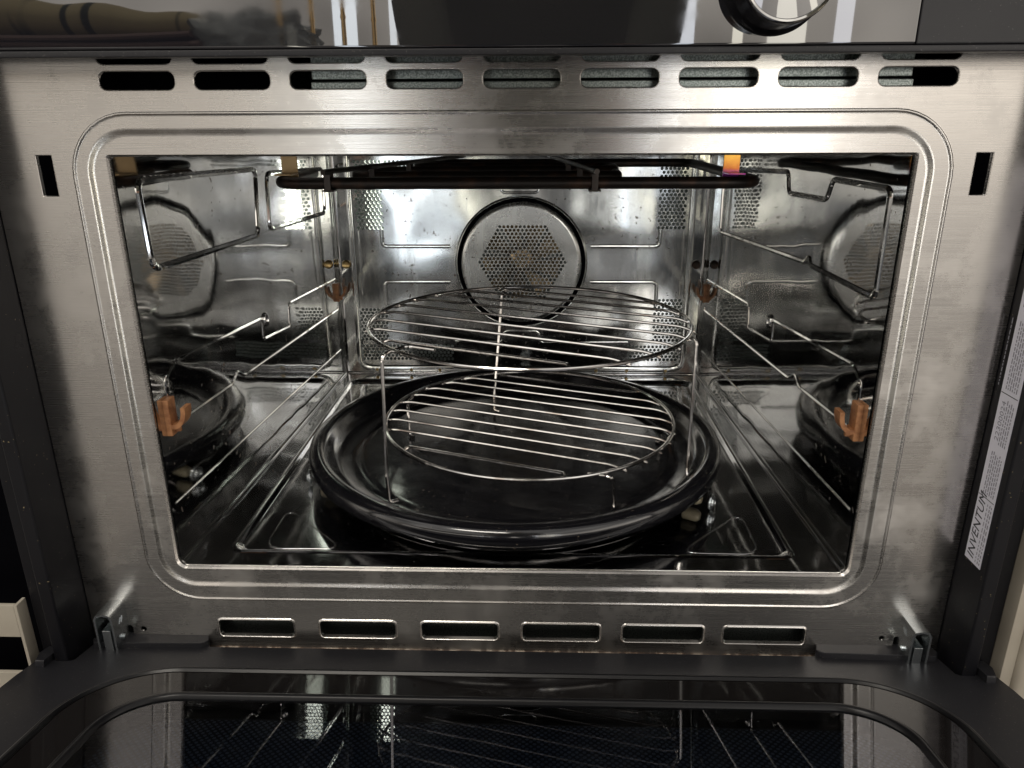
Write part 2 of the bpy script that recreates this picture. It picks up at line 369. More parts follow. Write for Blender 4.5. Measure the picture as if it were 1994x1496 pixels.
# ---- cavity shell
WF, WB, YB, CE = .2248, .2095, .4206, .2830
def wx(y): return WF+(WB-WF)*max(0, y)/YB
def side(s):
    bm = bmesh.new()
    fn = lambda y, z, d: Vector((s*(wx(y)+d), y, z))
    ny = 24
    prof = []                                     # cross-section: floor fillet then wall, then ceiling
    # wall surface, rounded rear corner of radius .022
    YE = .4140
    cols = [(s*wx(.0048), .0048)]+[(s*wx(.0048+(YE-.0048)*k/ny), .0048+(YE-.0048)*k/ny) for k in range(1, ny+1)]
    cr = .0062
    for k in range(1, 9):
        a = pi/2*k/8; cols.append((s*(wx(YE)-cr*(1-cos(a))), YE+(YB+.0006-YE)*sin(a)))
    rows = [-.0008, .004, .010, .1, .2, CE]
    V = [[bm.verts.new((x, y, z)) for z in rows] for x, y in cols]
    for i in range(len(cols)-1):
        for j in range(len(rows)-1):
            f = (V[i][j], V[i+1][j], V[i+1][j+1], V[i][j+1]); bm.faces.new(f if s > 0 else f[::-1])
    def bead(pts, r=.0016, closed=False, fr=.008, fl=.6):
        q = fillet([fn(y, z, .0006) for y, z in pts], fr, 5, closed); tube(bm, q, r, 8, closed)
    if s < 0:
        bead([(.026,.2535),(.2105,.2490),(.2020,.1955),(.029,.1990)], .0025, True)
        bead([(.234,.244),(.393,.238),(.390,.1925),(.2285,.1965)], .0024, True)
    else:
        bead([(.375,.230),(.372,.1745),(.1345,.1850),(.1305,.1905),(.1265,.1845),(.0215,.1835),(.0225,.2480),(.105,.2475),(.1120,.2330),(.186,.2310),(.192,.247),(.375,.238)], .0023, True, .005)
    up = [(.4095,.1165),(.2560,.1240),(.2525,.1025),(.1875,.1080),(.1885,.1262),(.036,.1360),(.0225,.1285),(.0225,.0955),(.118,.0918),(.128,.0990),(.1400,.0912),(.4095,.0808)]
    bead(up[::-1] if s < 0 else up, .0017, True, .004)
    bead([(.4085,.0265),(.4085,.0330),(.1900,.0395),(.0100,.0440)], .0013)
    # rivet between the ridges
    q = [fn(.196+.0040*cos(a), .1235+.0055*sin(a), -.0008) for a in [2*pi*k/14 for k in range(14)]]; tube(bm, q, .0011, 6, True)
    # two dimples by the rear corner
    obj('side_wall', bm, side_steel, oven, angle=40)
    bm = bmesh.new()
    for j in range(2):
        a = .30+.0*j; x_, y_ = s*(.1992), YB
        if j == 0:
            lathe(bm, [(0, .0010), (.0030, .0010), (.0044, .0018), (.0050, .0008), (.0052, -.0010)], x_, YB-.0004, 18, 'y', .1309)
    obj('rivet', bm, brass if s < 0 else element_m, oven)
for s in (-1, 1): side(s)
# ---- back panel with real perforations
bm = bmesh.new(); H = []
P_ = .0046
lx = -.1825
H += hexholes(lx, -.1545, .1722, .2440); H += hexholes(lx+7*P_, -.0760, .1722+17*P_*.866, .2440)
H += hexholes(.1545, .1840, .1722, .2440); H += hexholes(.1175, .1545-P_*.5, .1722+17*P_*.866, .2440)
H += hexholes(-.1862, -.0785, .0180, .0370); H += hexholes(-.1862, -.1545, .0180+6*P_*.866, .0800)
H += hexholes(.1280, .1860, .0180, .0370); H += hexholes(.1280+6*P_, .1860, .0180+6*P_*.866, .0920)
seen = []
for x, z, r in H:
    if all((x-a)**2+(z-b)**2 > (P_*.8)**2 for a, b, _ in seen): seen.append((x, z, r))
FC = (.0012, .1323)
plate(bm, [(-.2052, -.0004), (.2052, -.0004), (.2052, CE), (-.2052, CE)], [circ(*FC, .0752, 72)]+[circ(x, z, r, 9) for x, z, r in seen],
      lambda u, v, d: Vector((u, YB+d, v)), .0016)
def bbead(pts, r=.0022, closed=False, fr=.006, fl=.5):
    tube(bm, fillet([Vector((x, YB-.0003, z)) for x, z in pts], fr, 5, closed), r, 8, closed, flat=(1, .8))
for s in (-1, 1):
    bbead([(s*.1565,.1705),(s*.1565,.1514),(s*.0795,.1514)]); bbead([(s*.1560,.0830),(s*.1560,.1108),(s*.0800,.1108)])
    bbead([(s*.1825,.1690),(s*.1825,.0960)], .0012)
bbead([(-.0770,.0400),(-.0200,.0392),(-.0200,.0524),(.0223,.0524),(.0223,.0385),(.1260,.0395)], .0015)
bbead([(-.0214,.225),(-.0214,.2105),(.0211,.2105),(.0211,.225)], .0015)
bbead([(-.1905,.270),(-.1905,.0062),(.1905,.0062),(.1905,.270)], .0038, False, .014)
loops(bm, [(circ(*FC, .0752, 72), 0), (circ(*FC, .0744, 72), -.0018), (circ(*FC, .0736, 72), -.0022), (circ(*FC, .0728, 72), -.0012), (circ(*FC, .0732, 72), .0060)], lambda u, v, d: Vector((u, YB+d, v)))
bp_ = obj('back_panel', bm, back_steel, oven, angle=40)
bm = bmesh.new()
hx = hexholes(-.0516+FC[0], .0530, .1340-12*P_*.866, .1340+12*P_*.866, P_, .00175, lambda x, z: abs(z-.1340) < .0418 and abs(x-.0020)+abs(z-.1340)/sqrt(3)/1.0 < .0500)
plate(bm, circ(*FC, .0640, 72), [circ(x, z, r, 9) for x, z, r in hx], lambda u, v, d: Vector((u, YB-.0030+d, v)), .0012)
loops(bm, [(circ(*FC, .0690, 72), .010), (circ(*FC, .0688, 72), .0005), (circ(*FC, .0682, 72), -.0012), (circ(*FC, .0668, 72), -.0026), (circ(*FC, .0640, 72), -.0030)], lambda u, v, d: Vector((u, YB+d, v)))
fanc = obj('fan_cover', bm, cover_steel, oven, angle=40)
bm = bmesh.new(); loops(bm, [(circ(*FC, .0745, 72), .0035), (circ(*FC, .0655, 72), .0035)], lambda u, v, d: Vector((u, YB+d, v))); obj('gap_shade_ring', bm, void, fanc)  # black ring put in for the shade inside the cover gap
bm = bmesh.new()
for k in range(9):
    a = 2*pi*k/9; c_, s_ = cos(a), sin(a)
    v = [bm.verts.new((FC[0]+r*cos(a+t), YB+.014+d, FC[1]+r*sin(a+t))) for r, t, d in ((.012, 0, 0), (.046, .25, .002), (.046, .75, .014), (.012, .5, .006))]
    bm.faces.new(v)
lathe(bm, [(0, .004), (.008, .004), (.010, 0), (.014, -.004)], FC[0], YB+.014, 24, 'y', FC[1])
obj('fan', bm, fan_m, fanc)
bm = bmesh.new()
box(bm, -.20, -.135, YB+.012, YB+.014, .165, .270); box(bm, .10, .20, YB+.012, YB+.014, .165, .270); box(bm, -.135, .10, YB+.012, YB+.014, .215, .270)
box(bm, -.20, -.07, YB+.012, YB+.014, .004, .090); box(bm, .11, .20, YB+.012, YB+.014, .004, .100); box(bm, -.078, .078, YB+.035, YB+.037, .050, .212)
obj('rear_baffle', bm, galv, oven)
for x in (-.171, -.130, -.096, .090, .126, .172):
    bm = bmesh.new(); lathe(bm, [(0, .0016), (.0014, .0015), (.0022, .0006), (.0023, -.001)], x, YB-.0022, 12, 'y', .0052); obj('seam_rivet', bm, brass, oven)
# ---- ceiling
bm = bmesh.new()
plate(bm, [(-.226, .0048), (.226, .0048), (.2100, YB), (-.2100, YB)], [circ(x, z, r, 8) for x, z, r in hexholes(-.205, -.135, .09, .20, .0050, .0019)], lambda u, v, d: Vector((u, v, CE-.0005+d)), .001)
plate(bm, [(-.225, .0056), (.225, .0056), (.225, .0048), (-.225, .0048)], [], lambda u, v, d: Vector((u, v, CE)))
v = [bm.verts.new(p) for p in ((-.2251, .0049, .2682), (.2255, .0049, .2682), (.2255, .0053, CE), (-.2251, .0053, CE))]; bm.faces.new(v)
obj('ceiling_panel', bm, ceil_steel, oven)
# ---- floor with pressed ridges and well
bm = bmesh.new()
ff = lambda u, v, d: Vector((u, v, d))
TC = (-.0002, .1794)
q = lambda i: rrect(-.1995+i, .1995-i, .0200+i, .3980-i, .010, 8)
plate(bm, [(-.2246, .0048), (.2246, .0048), (.2098, YB), (-.2098, YB)], [q(0)], ff)
ring0 = q(.0070)
loops(bm, [(q(0), 0), (q(.0012), .0007), (q(.0026), .0009), (q(.0042), .0003), (q(.0058), -.0020), (ring0, -.0024)], ff)
tri = []
for sx in (-1, 1):
    tri.append([(sx*.1765, .0300), (sx*.1200, .0310), (sx*.1765, .0880)]); tri.append([(sx*.1765, .3800), (sx*.1300, .3790), (sx*.1765, .3250)])
plate(bm, ring0, [circ(*TC, .1560, 72)], lambda u, v, d: Vector((u, v, -.0024)))
loops(bm, [(circ(*TC, .1560, 72), -.0024), (circ(*TC, .1545, 72), -.0026), (circ(*TC, .1525, 72), -.0032), (circ(*TC, .12, 72), -.0033), (circ(*TC, .002, 72), -.0033)], ff)
for t in tri: tube(bm, fillet([Vector((a, b, -.0028)) for a, b in t], .014, 6, True), .0008, 8, True)
for sx in (-1, 1): tube(bm, [(sx*(wx(y)-.0004), y, .0004) for y in (.0050, .1, .2, .3, .4150)], .0026, 12)
tube(bm, [(x, YB-.0006, .0002) for x in (-.206, 0, .206)], .0018, 10)
obj('cavity_floor', bm, floor_steel, oven, angle=50)
# lower front lip between floor and plate
bm = bmesh.new(); box(bm, -.2250, .2254, .0040, .0052, -.004, .0008); obj('front_lip', bm, side_steel, oven)

# ---- grill heating element under the ceiling
HZ = .2460
bm = bmesh.new()
path = [(-.165,.200),(-.165,.098),(.170,.098),(.170,.345),(-.095,.345),(-.095,.285),(.085,.285),(.085,.225),(-.125,.225),(-.125,.160),(.080,.160),(.080,.190)]
tube(bm, fillet([Vector((x, y, HZ)) for x, y in path], .024, 7), .0041, 12)
he = obj('heating_element', bm, element_m, oven)
for xs, y1 in (((-.128, .092), (-.055, .350)), ((.058, .092), (.030, .350))):
    bm = bmesh.new(); tube(bm, [(xs[0], xs[1], HZ+.0078), (y1[0], y1[1], HZ+.0068)], .0019, 8)
    obj('support_rod', bm, clip_m, he)
def eclip(x, y):
    bm = bmesh.new(); box(bm, x-.0022, x+.0022, y-.0052, y-.0044, HZ-.0056, HZ+.0062, .0003); box(bm, x-.0042, x+.0042, y-.0056, y+.0046, HZ-.0054, HZ-.0042, .0003)
    box(bm, x-.0022, x+.0022, y+.0044, y+.0052, HZ-.0056, HZ+.0062, .0003); obj('tube_clip', bm, clip_m, he)
for x, y in ((-.126,.098), (-.108,.160), (-.090,.225), (.057,.098), (.050,.160), (.044,.225)): eclip(x, y)
for x, m_ in ((-.1600, tan), (.1550, gold)):
    bm = bmesh.new(); box(bm, x-.0058, x+.0058, .1215, .1228, HZ-.003, CE-.001, .0003)
    box(bm, x-.0058, x+.0058, .1040, .1215, HZ+.0046, HZ+.0058, .0003)
    obj('element_bracket', bm, m_, he)

# ---- copper-brown shelf hooks on the side walls
def hook(s, y, z, k=1.0):
    bm = bmesh.new()
    X = lambda d: s*(wx(y)-d)
    x0, x1 = sorted((X(-.0005), X(.0035))); box(bm, x0, x1, y-.0065*k, y+.0075*k, z-.020*k, z+.014*k, .0008)
    prof = [(.002,-.011),(.009,-.0115),(.0145,-.0060),(.0165,.0010),(.0165,.0068)]
    pts = fillet([Vector((a, 0, b)) for a, b in prof], .004, 4); n = len(pts)
    V = []
    for i, p in enumerate(pts):
        t = (pts[min(i+1, n-1)]-pts[max(i-1, 0)]).normalized(); nn = Vector((-t.z, 0, t.x)); th = .0020
        row = []
        for sg, yy in ((-1, -.0060), (1, -.0060), (1, .0070), (-1, .0070)):
            c = p+nn*th*sg; row.append(bm.verts.new((X(c.x*k), y+yy*k, z+c.z*k)))
        V.append(row)
    for a, b in zip(V, V[1:]):
        for j in range(4): bm.faces.new((a[j], a[(j+1) % 4], b[(j+1) % 4], b[j]))
    bm.faces.new(V[0]); bm.faces.new(V[-1])
    x0, x1 = sorted((X(.001), X(.010*k))); box(bm, x0, x1, y-.0020*k, y+.0018*k, z-.017*k, z-.009*k, .0005)
    bmesh.ops.recalc_face_normals(bm, faces=bm.faces[:])
    obj('shelf_hook', bm, copper, oven, angle=30)
for s in (-1, 1): hook(s, .0185, .1060, .74); hook(s, .4090, .1030, .62)

# ---- black side trims, sticker
for s in (-1, 1):
    bm = bmesh.new(); x0, x1 = sorted((s*.2936, s*.3028))
    box(bm, x0, x1, -.0310, .010, -.0700, .345, .0014, 3)
    obj('side_trim', bm, black_metal, oven)
SX = .2930
bm = bmesh.new(); v = [bm.verts.new(p) for p in ((SX,-.0080,.0225),(SX,-.0250,.0225),(SX,-.0250,.262),(SX,-.0080,.262))]; bm.faces.new(v)
r = bmesh.ops.extrude_face_region(bm, geom=bm.faces[:]); bmesh.ops.translate(bm, vec=(.0004,0,0), verts=[g for g in r['geom'] if isinstance(g, bmesh.types.BMVert)])
bmesh.ops.recalc_face_normals(bm, faces=bm.faces[:])
st = obj('rating_label', bm, paper, oven, smooth=False)
def text(s, size, y, z, m, parent, nm='print', squash=1.0, shear=0, bold=0):
    cu = bpy.data.curves.new(nm, 'FONT'); cu.body = s; cu.size = size; cu.extrude = .00004; cu.shear = shear; cu.offset = bold; cu.resolution_u = 2
    t = bpy.data.objects.new(nm, cu); C.objects.link(t)
    M = Matrix(((0,0,-1,SX-.00006),(0,1,0,y),(squash,0,0,z),(0,0,0,1)))
    bpy.context.view_layer.update()
    me = bpy.data.meshes.new_from_object(t); bpy.data.objects.remove(t)
    me.transform(M); me.materials.clear(); me.materials.append(m)
    o = bpy.data.objects.new(nm, me); C.objects.link(o); o.parent = parent; return o
text('INVENTUM', .0098, -.0166, .0245, ink, st, 'brand_name', .92, .2, 0)
bm = bmesh.new()
def dash(y, z0, z1, h=.00055):
    v = [bm.verts.new(p) for p in ((SX-.00012,y,z0),(SX-.00012,y+h,z0),(SX-.00012,y+h,z1),(SX-.00012,y,z1))]; bm.faces.new(v)
zz = .0245
while zz < .064:
    L = random.uniform(.0012, .004); dash(-.0197, zz, zz+L*.9, .0007); dash(-.0222, zz, zz+L, .0009); dash(-.0240, zz, zz+L*.8, .0009); zz += L+.0009
for (z0, z1, rows) in ((.070,.098,(-.0130,-.0150,-.0170,-.0190,-.0210,-.0230)), (.103,.131,(-.0170,-.0190,-.0210,-.0230)), (.137,.178,(-.0048,-.0125,-.0145,-.0165,-.0185,-.0205,-.0225)), (.186,.204,(-.0120,-.0140,-.0160,-.0180)), (.222,.250,(-.0120,-.0140,-.0160,-.0180,-.020))):
    for yr in rows:
        zz = z0
        while zz < z1-.002:
            L = random.uniform(.0010, .0035); dash(yr, zz, min(zz+L, z1), .0009); zz += L+.0008
obj('small_print_lines', bm, grey_ink, st, smooth=False)
text('22300024', .0055, -.0150, .1045, grey_ink, st, 'serial_number', 1.15)
for z_ in (.0672, .1340, .2130): bm = bmesh.new(); dash(-.0245, z_, z_+.0005, .016); obj('rule_line', bm, ink, st, smooth=False)

# ---- hinges
for s in (-1, 1):
    hx_ = -.2735 if s < 0 else .2715; zt_ = -.0262 if s < 0 else -.0300
    bm = bmesh.new(); w2, t_ = .0064, .0013; yl = -.0175
    pr = [(-w2, -.0700), (-w2, zt_-.004), (-w2+.0018, zt_-.0008), (0, zt_), (w2-.0018, zt_-.0008), (w2, zt_-.004), (w2, -.0700)]
    pi_ = [(-w2+t_, -.0700), (-w2+t_, zt_-.005), (-w2+.0024, zt_-.0022), (0, zt_-t_), (w2-.0024, zt_-.0022), (w2-t_, zt_-.005), (w2-t_, -.0700)]
    rows = [[bm.verts.new((hx_+a, y, b)) for a, b in p] for y in (.004, yl) for p in (pr, pi_)]
    for k in range(6):
        bm.faces.new((rows[0][k], rows[0][k+1], rows[2][k+1], rows[2][k])); bm.faces.new((rows[1][k], rows[3][k], rows[3][k+1], rows[1][k+1]))
        bm.faces.new((rows[2][k], rows[2][k+1], rows[3][k+1], rows[3][k]))
    hg = obj('door_hinge', bm, zinc, oven, angle=30)
    bm = bmesh.new(); box(bm, hx_-.0030, hx_+.0030, -.0165, -.004, -.0700, zt_-.0135, .0006); obj('hinge_arm', bm, zinc, hg)
    bm = bmesh.new(); q = -s
    tube(bm, [(hx_+q*(w2-.0005), -.0085, -.0500), (hx_+q*(w2+.0018), -.0085, -.0500)], .0021, 12)
    for dy in (0, .0022): tube(bm, [(hx_+q*(w2+.0001), -.0100+dy, -.0385), (hx_+q*(w2+.0001), -.0080+dy, -.0345)], .0004, 6)
    obj('hinge_pin', bm, zinc, hg)

# ---- rusty seam under the plate
bm = bmesh.new(); box(bm, -.2120, .2120, -.0018, -.0006, -.0672, -.0648, .0004); obj('seal_strip', bm, rust, oven)

# ---- the open door: it rests a little short of level, its front edge higher than its hinge side
DA, DM = R(10.5), -.0587
def dr(w0=0): return lambda u, v, d: Vector((u, -v*cos(DA)+(w0-d)*sin(DA), DM+v*sin(DA)+(w0-d)*cos(DA)))
bm = bmesh.new()
half = [(.2075,.0095),(.2110,.0010),(.2150,-.0020),(.2890,-.0015),(.2905,.0290),(.2925,.0310),(.3020,.0310),(.3040,.0290),(.3042,.0020),(.3085,.0020),(.3120,.0080),(.3150,.0300),(.3165,.0500),(.3165,.4300)]
outer = half+[(-x, y) for x, y in half][::-1]
outer = outer[::-1] if False else outer
plate(bm, outer, [], dr()); loops(bm, [(outer, 0), (outer, .018)], dr())
bmesh.ops.remove_doubles(bm, verts=bm.verts[:], dist=1e-6)
door = obj('door', bm, plastic, oven, smooth=False)
def slab(name, pts, h, m, w0=0, bev=.0008, parent=None):
    """a flat piece standing on the door plane, with a softened top edge"""
    bm = bmesh.new(); f = dr(w0); c = Vector((sum(p[0] for p in pts)/len(pts), sum(p[1] for p in pts)/len(pts)))
    def ins(i): return [((Vector(p)-c)*(1-i/max(1e-6, (Vector(p)-c).length))+c)[:] for p in pts]
    rings = [[bm.verts.new(f(u, v, -hh)) for u, v in q_] for q_, hh in ((pts, 0), (pts, h-bev), (ins(bev*.3), h-bev*.3), (ins(bev), h))]
    for A_, B_ in zip(rings, rings[1:]):
        for k in range(len(A_)): bm.faces.new((A_[k], A_[(k+1) % len(A_)], B_[(k+1) % len(A_)], B_[k]))
    bm.faces.new(rings[-1]); bmesh.ops.recalc_face_normals(bm, faces=bm.faces[:])
    return obj(name, bm, m, parent or door, angle=60)
for s in (-1, 1):
    slab('hinge_cover', [(s*.2085, .0080), (s*.2110, .0010), (s*.2150, -.0022), (s*.2885, -.0018), (s*.2895, .0090), (s*.2860, .0140), (s*.2120, .0120)], .0042, plastic)
    slab('latch_guard', [(s*.3042, .0400), (s*.3036, .0060), (s*.3050, .0010), (s*.3080, -.0005), (s*.3110, .0060), (s*.3138, .0300), (s*.3100, .0400)], .0050, plastic)
# plug that fills the mouth of the cavity when shut
PW = .0307
q = lambda i, r=.052: rrect(-.2370+i, .2400-i, .0885+i, .3900-i, max(r-i, .004), 14)
bm = bmesh.new()
loops(bm, [(q(.004), PW), (q(.004), .0060), (q(.0005), .0050), (q(0), .0020), (q(.0005), .0006), (q(.0018), 0), (q(.0030), .0004), (q(.0036), .0022), (q(.0050), .0026), (q(.0056), .0010), (q(.0062), .0003)], dr(PW))
obj('door_plug', bm, rubber, door, angle=60)
bm = bmesh.new(); wq = lambda i: rrect(-.2090+i, .2100-i, .1150+i, .3620-i, .034-i*.6, 14)
plate(bm, q(.0060), [wq(0)], dr(PW-.0006)); obj('glass_band', bm, band_glass, door, smooth=False)
bm = bmesh.new(); loops(bm, [(wq(-.0002), .0006), (wq(.0006), 0), (wq(.0020), -.0001), (wq(.0032), .0008), (wq(.0040), .0030)], dr(PW)); obj('window_gasket', bm, rubber, door, angle=60)
for dw in (.0024, .0085):
    bm = bmesh.new(); plate(bm, wq(.0036), [], dr(PW-dw)); bm.normal_update()
    for f_ in bm.faces:
        if f_.normal.z < 0: f_.normal_flip()
    obj('window_pane', bm, glass, door, smooth=False)
bm = bmesh.new(); plate(bm, wq(.0015), [], dr(PW-.0160)); obj('perforated_screen', bm, screen, door, smooth=False)

# ---- control panel above
bm = bmesh.new(); box(bm, -.330, .1990, -.0350, -.0010, .3205, .445, .0015)
cp = obj('control_panel', bm, panel_glass, oven)
bm = bmesh.new(); box(bm, .1992, .330, -.0345, -.0010, .3205, .445, .0012); obj('panel_end', bm, plastic, cp)
bm = bmesh.new(); box(bm, -.330, .330, -.0362, -.0260, .3172, .3203, .0006); obj('panel_lip', bm, plastic, cp)
bm = bmesh.new()
lathe(bm, [(.0245, 0), (.0240, .004), (.0225, .006), (.0218, .0225), (.0212, .0240)], .1290, -.0352, 72, 'y', .3490)
kn = obj('knob', bm, knob_m, cp)
bm = bmesh.new()
lathe(bm, [(.0212, .0238), (.0213, .0246), (.0207, .0252), (.0198, .0250), (.0194, .0243)], .1290, -.0352, 72, 'y', .3490)
obj('knob_rim', bm, chrome, kn)
bm = bmesh.new()
lathe(bm, [(.0195, .0242), (.012, .0236), (0, .0234)], .1290, -.0352, 72, 'y', .3490)
obj('knob_face', bm, panel_glass, kn)

# ============================================================ KITCHEN CABINET round the oven
cab = tag(empty('kitchen_cabinet', (0, 0, 0)), 'beige kitchen cabinet frame the steel oven is built into, with dark slots beside the door', 'cabinet')
for s in (-1, 1):
    bm = bmesh.new()
    if s > 0:
        box(bm, .3185, .3262, -.0300, .30, -.30, .44, .0006); box(bm, .3262, .3400, -.0345, .30, -.30, .44, .0040, 3)
    else:
        box(bm, -.3222, -.3200, -.0300, -.0205, -.30, -.0105, .0004)
        box(bm, -.40, -.3222, -.0300, -.0270, -.0350, -.0105, .0004); box(bm, -.40, -.3222, -.0300, -.0270, -.30, -.0640, .0004)
    obj('cabinet_frame', bm, beige, cab)
bm = bmesh.new(); box(bm, -.42, -.3155, .02, .30, -.30, .44); box(bm, .3155, .42, .02, .30, -.30, .44); box(bm, -.42, .42, .31, .47, -.30, -.08)
obj('cabinet_recess', bm, void, cab)
for s in (-1, 1):
    bm = bmesh.new(); x0, x1 = sorted((s*.3034, s*.3176)); box(bm, x0, x1, -.0200, .02, -.30, .44, .0010); obj('edge_strip', bm, black_metal, cab)

# ============================================================ TRAY, ROLLERS, RACKS
bm = bmesh.new()
prof = [(0,.0135),(.130,.0135),(.1365,.0130),(.1400,.0121),(.1435,.0128),(.1500,.0138),(.1550,.0162),(.1592,.0212),(.1618,.0262),(.1642,.0290),(.1680,.0302),(.1725,.0297),(.1758,.0274),(.1772,.0238),(.1770,.0195),(.1750,.0150),(.1705,.0118),(.1600,.0104),(0,.0104)]
lathe(bm, prof, *TC, 160)
bmesh.ops.recalc_face_normals(bm, faces=bm.faces[:])
tray = tag(obj('turntable_tray', bm, enamel), 'round glossy black enamel baking tray lying on the oven floor', 'tray')
rr = empty('roller_ring', (TC[0], TC[1], 0)); tag(rr, 'roller ring under the black tray, with silver wheels peeking past its rim', 'roller ring')
def local(o): o.location = -Vector((TC[0], TC[1], 0))
bm = bmesh.new(); tube(bm, [(TC[0]+.138*cos(2*pi*k/72), TC[1]+.138*sin(2*pi*k/72), .0015) for k in range(72)], .0014, 8, True); o = obj('ring', bm, wire_m, rr); local(o)
for ang in (-164, -29, 88):
    a = R(ang); d = Vector((cos(a), sin(a), 0)); t = Vector((-sin(a), cos(a), 0)); up = Vector((0, 0, 1))
    zc = .0050
    def wl(bm, prof):
        rings = [[bm.verts.new(Vector((TC[0], TC[1], zc))+d*rr_+(t*cos(2*pi*k/28)+up*sin(2*pi*k/28))*r_) for k in range(28)] for rr_, r_ in prof]
        for A_, B_ in zip(rings, rings[1:]):
            for k in range(28): bm.faces.new((A_[k], A_[(k+1) % 28], B_[(k+1) % 28], B_[k]))
        bm.faces.new(rings[-1]); bm.faces.new(rings[0][::-1])
    bm = bmesh.new(); wl(bm, [(.1560,.0036),(.157,.0050),(.1670,.0050),(.1700,.0030)]); wo = obj('roller', bm, cream, rr); local(wo)
    bm = bmesh.new(); wl(bm, [(.1762,.0030),(.1766,.0060),(.1776,.0064),(.1786,.0060),(.1790,.0040),(.1800,.0036),(.1806,.0024),(.1798,.0014)]); hb = obj('hub_cap', bm, zinc, wo)
    bm = bmesh.new(); tube(bm, [Vector((TC[0], TC[1], zc))+d*.1352, Vector((TC[0], TC[1], zc))+d*.1600], .0012, 8); obj('axle', bm, wire_m, wo)

RC = Vector((.0123, .1712, 0))
def rack(name, label, rad, z, ang, offs, legs, wr, rr_):
    root = tag(empty(name, (RC.x, RC.y, .0135)), label, 'wire rack')
    off = -Vector((RC.x, RC.y, .0135))
    bm = bmesh.new(); tube(bm, [(RC.x+rad*cos(2*pi*k/128), RC.y+rad*sin(2*pi*k/128), z) for k in range(128)], rr_, 10, True)
    o = obj('rim', bm, wire_m, root); o.location = off
    d = Vector((cos(ang), sin(ang), 0)); n = Vector((-sin(ang), cos(ang), 0))
    for i, of in enumerate(offs):
        h = sqrt(max(0, (rad)**2-of*of)); bm = bmesh.new()
        edge = i in (0, len(offs)-1)
        zt = z+rr_*.4; e0 = h+.001
        if edge:   # the end bars stop short and crank outwards to the rim
            s_ = 1 if of > 0 else -1; h2 = h-.006; o2 = of+s_*.008; e2 = sqrt(max(0, rad**2-o2**2))
            pts = [n*o2-d*(e2+.0005)+RC, n*of-d*h2*.93+RC, n*of+d*h2*.93+RC, n*o2+d*(e2+.0005)+RC]
            pts = [Vector((p.x, p.y, q_)) for p, q_ in zip(pts, (z-rr_*1.1, zt, zt, z-rr_*1.1))]
        else:
            pts = [RC+n*of-d*(e0+.0012), RC+n*of-d*(e0-.010), RC+n*of+d*(e0-.010), RC+n*of+d*(e0+.0012)]
            pts = [Vector((p.x, p.y, q_)) for p, q_ in zip(pts, (z-rr_*1.7, zt, zt, z-rr_*1.7))]
        tube(bm, fillet(pts, .006, 5), wr, 8)
        o = obj('bar', bm, wire_m, root); o.location = off
    for lg in legs:
        bm = bmesh.new(); tube(bm, fillet([Vector(p) for p in lg], .006, 6), wr*1.08, 8); o = obj('leg', bm, wire_m, root); o.location = off
    return root
zf = .0150
rack('tall_wire_rack', 'tall round wire rack whose grid stands above the lower one', .1314, .1301, R(-23.3),
     (-.100,-.076,-.050,-.0235,.0025,.029,.053,.077,.099),
     [[(-.0560,.0885,.1290),(-.0780,.0985,.1290),(-.0925,.0760,.1290),(-.0930,.0690,zf+.02),(-.0920,.0685,zf),(-.0860,.0720,zf)],
      [(.1265,.1150,.1285),(.1385,.1260,.1285),(.1410,.1240,.1250),(.1385,.1120,zf+.008),(.1385,.1080,zf+.004),(.1440,.1150,zf+.006)],
      [(-.0100,.2900,.1285),(-.0150,.2860,.1285),(-.0230,.2640,zf+.01),(-.0230,.2622,zf),(-.0170,.2580,zf)]], .00125, .00155)
rack('low_wire_rack', 'low round wire rack standing just above the black tray', .1227, .0445, R(-20.5),
     (-.096,-.069,-.049,-.0285,-.0075,.0130,.0340,.0550,.0740,.0920),
     [[(.0560,.0620,.0440),(.0700,.0575,.0440),(.0745,.0600,.0400),(.0762,.0640,zf),(.0762,.0670,zf)],
      [(.1240,.1240,.0440),(.1270,.1300,.0435),(.1275,.1800,.0300),(.1300,.1836,zf),(.1260,.1880,zf)],
      [(-.0960,.2180,.0440),(-.0990,.2060,.0435),(-.0975,.1990,.0360),(-.0967,.1963,zf),(-.0920,.1930,zf)]], .00125, .00155)
#@@OUTSIDE@@
# ============================================================ BEHIND THE CAMERA: what the glass panel and the steel mirror
FL = -.51
bm = bmesh.new(); v = [bm.verts.new(p) for p in ((-3, -3.2, FL), (3, -3.2, FL), (3, .5, FL), (-3, .5, FL))]; bm.faces.new(v)
floor_m = mat('dark_kitchen_floor', (.06,.05,.042), 0, .35); tag(obj('floor', bm, floor_m, smooth=False), kind='structure')
wt = mat('pale_worktop', (.30,.28,.25), 0, .3)
ctr = tag(empty('kitchen_counter', (-.75, -1.2, FL)), 'pale kitchen table across the room, left open below to let light through, mirrored in the black glass panel', 'counter')  # counter given legs instead of a base unit, so lamps shine under
def cobj(name, bm, m, root, **k):
    o = obj(name, bm, m, root, **k); o.location = -root.location; return o
bm = bmesh.new(); box(bm, -1.5, -.16, -1.55, -.84, .355, .383, .003); cobj('counter_top', bm, wt, ctr)
for x_, y_ in ((-1.46, -1.5), (-1.46, -.90), (-.22, -1.5), (-.22, -.90)):
    bm = bmesh.new(); box(bm, x_-.02, x_+.02, y_-.02, y_+.02, FL, .355, .002); cobj('leg', bm, beige, ctr)
mauve = mat('brown_towelling', (.13,.085,.075), 0, .95); nt_, pb = nodes(mauve); bump(nt_, pb, ((noise(nt_, 500, 2), .6, .002),))
khaki = mat('khaki_striped_cloth', (.36,.30,.17), 0, .9); nt_, pb = nodes(khaki)
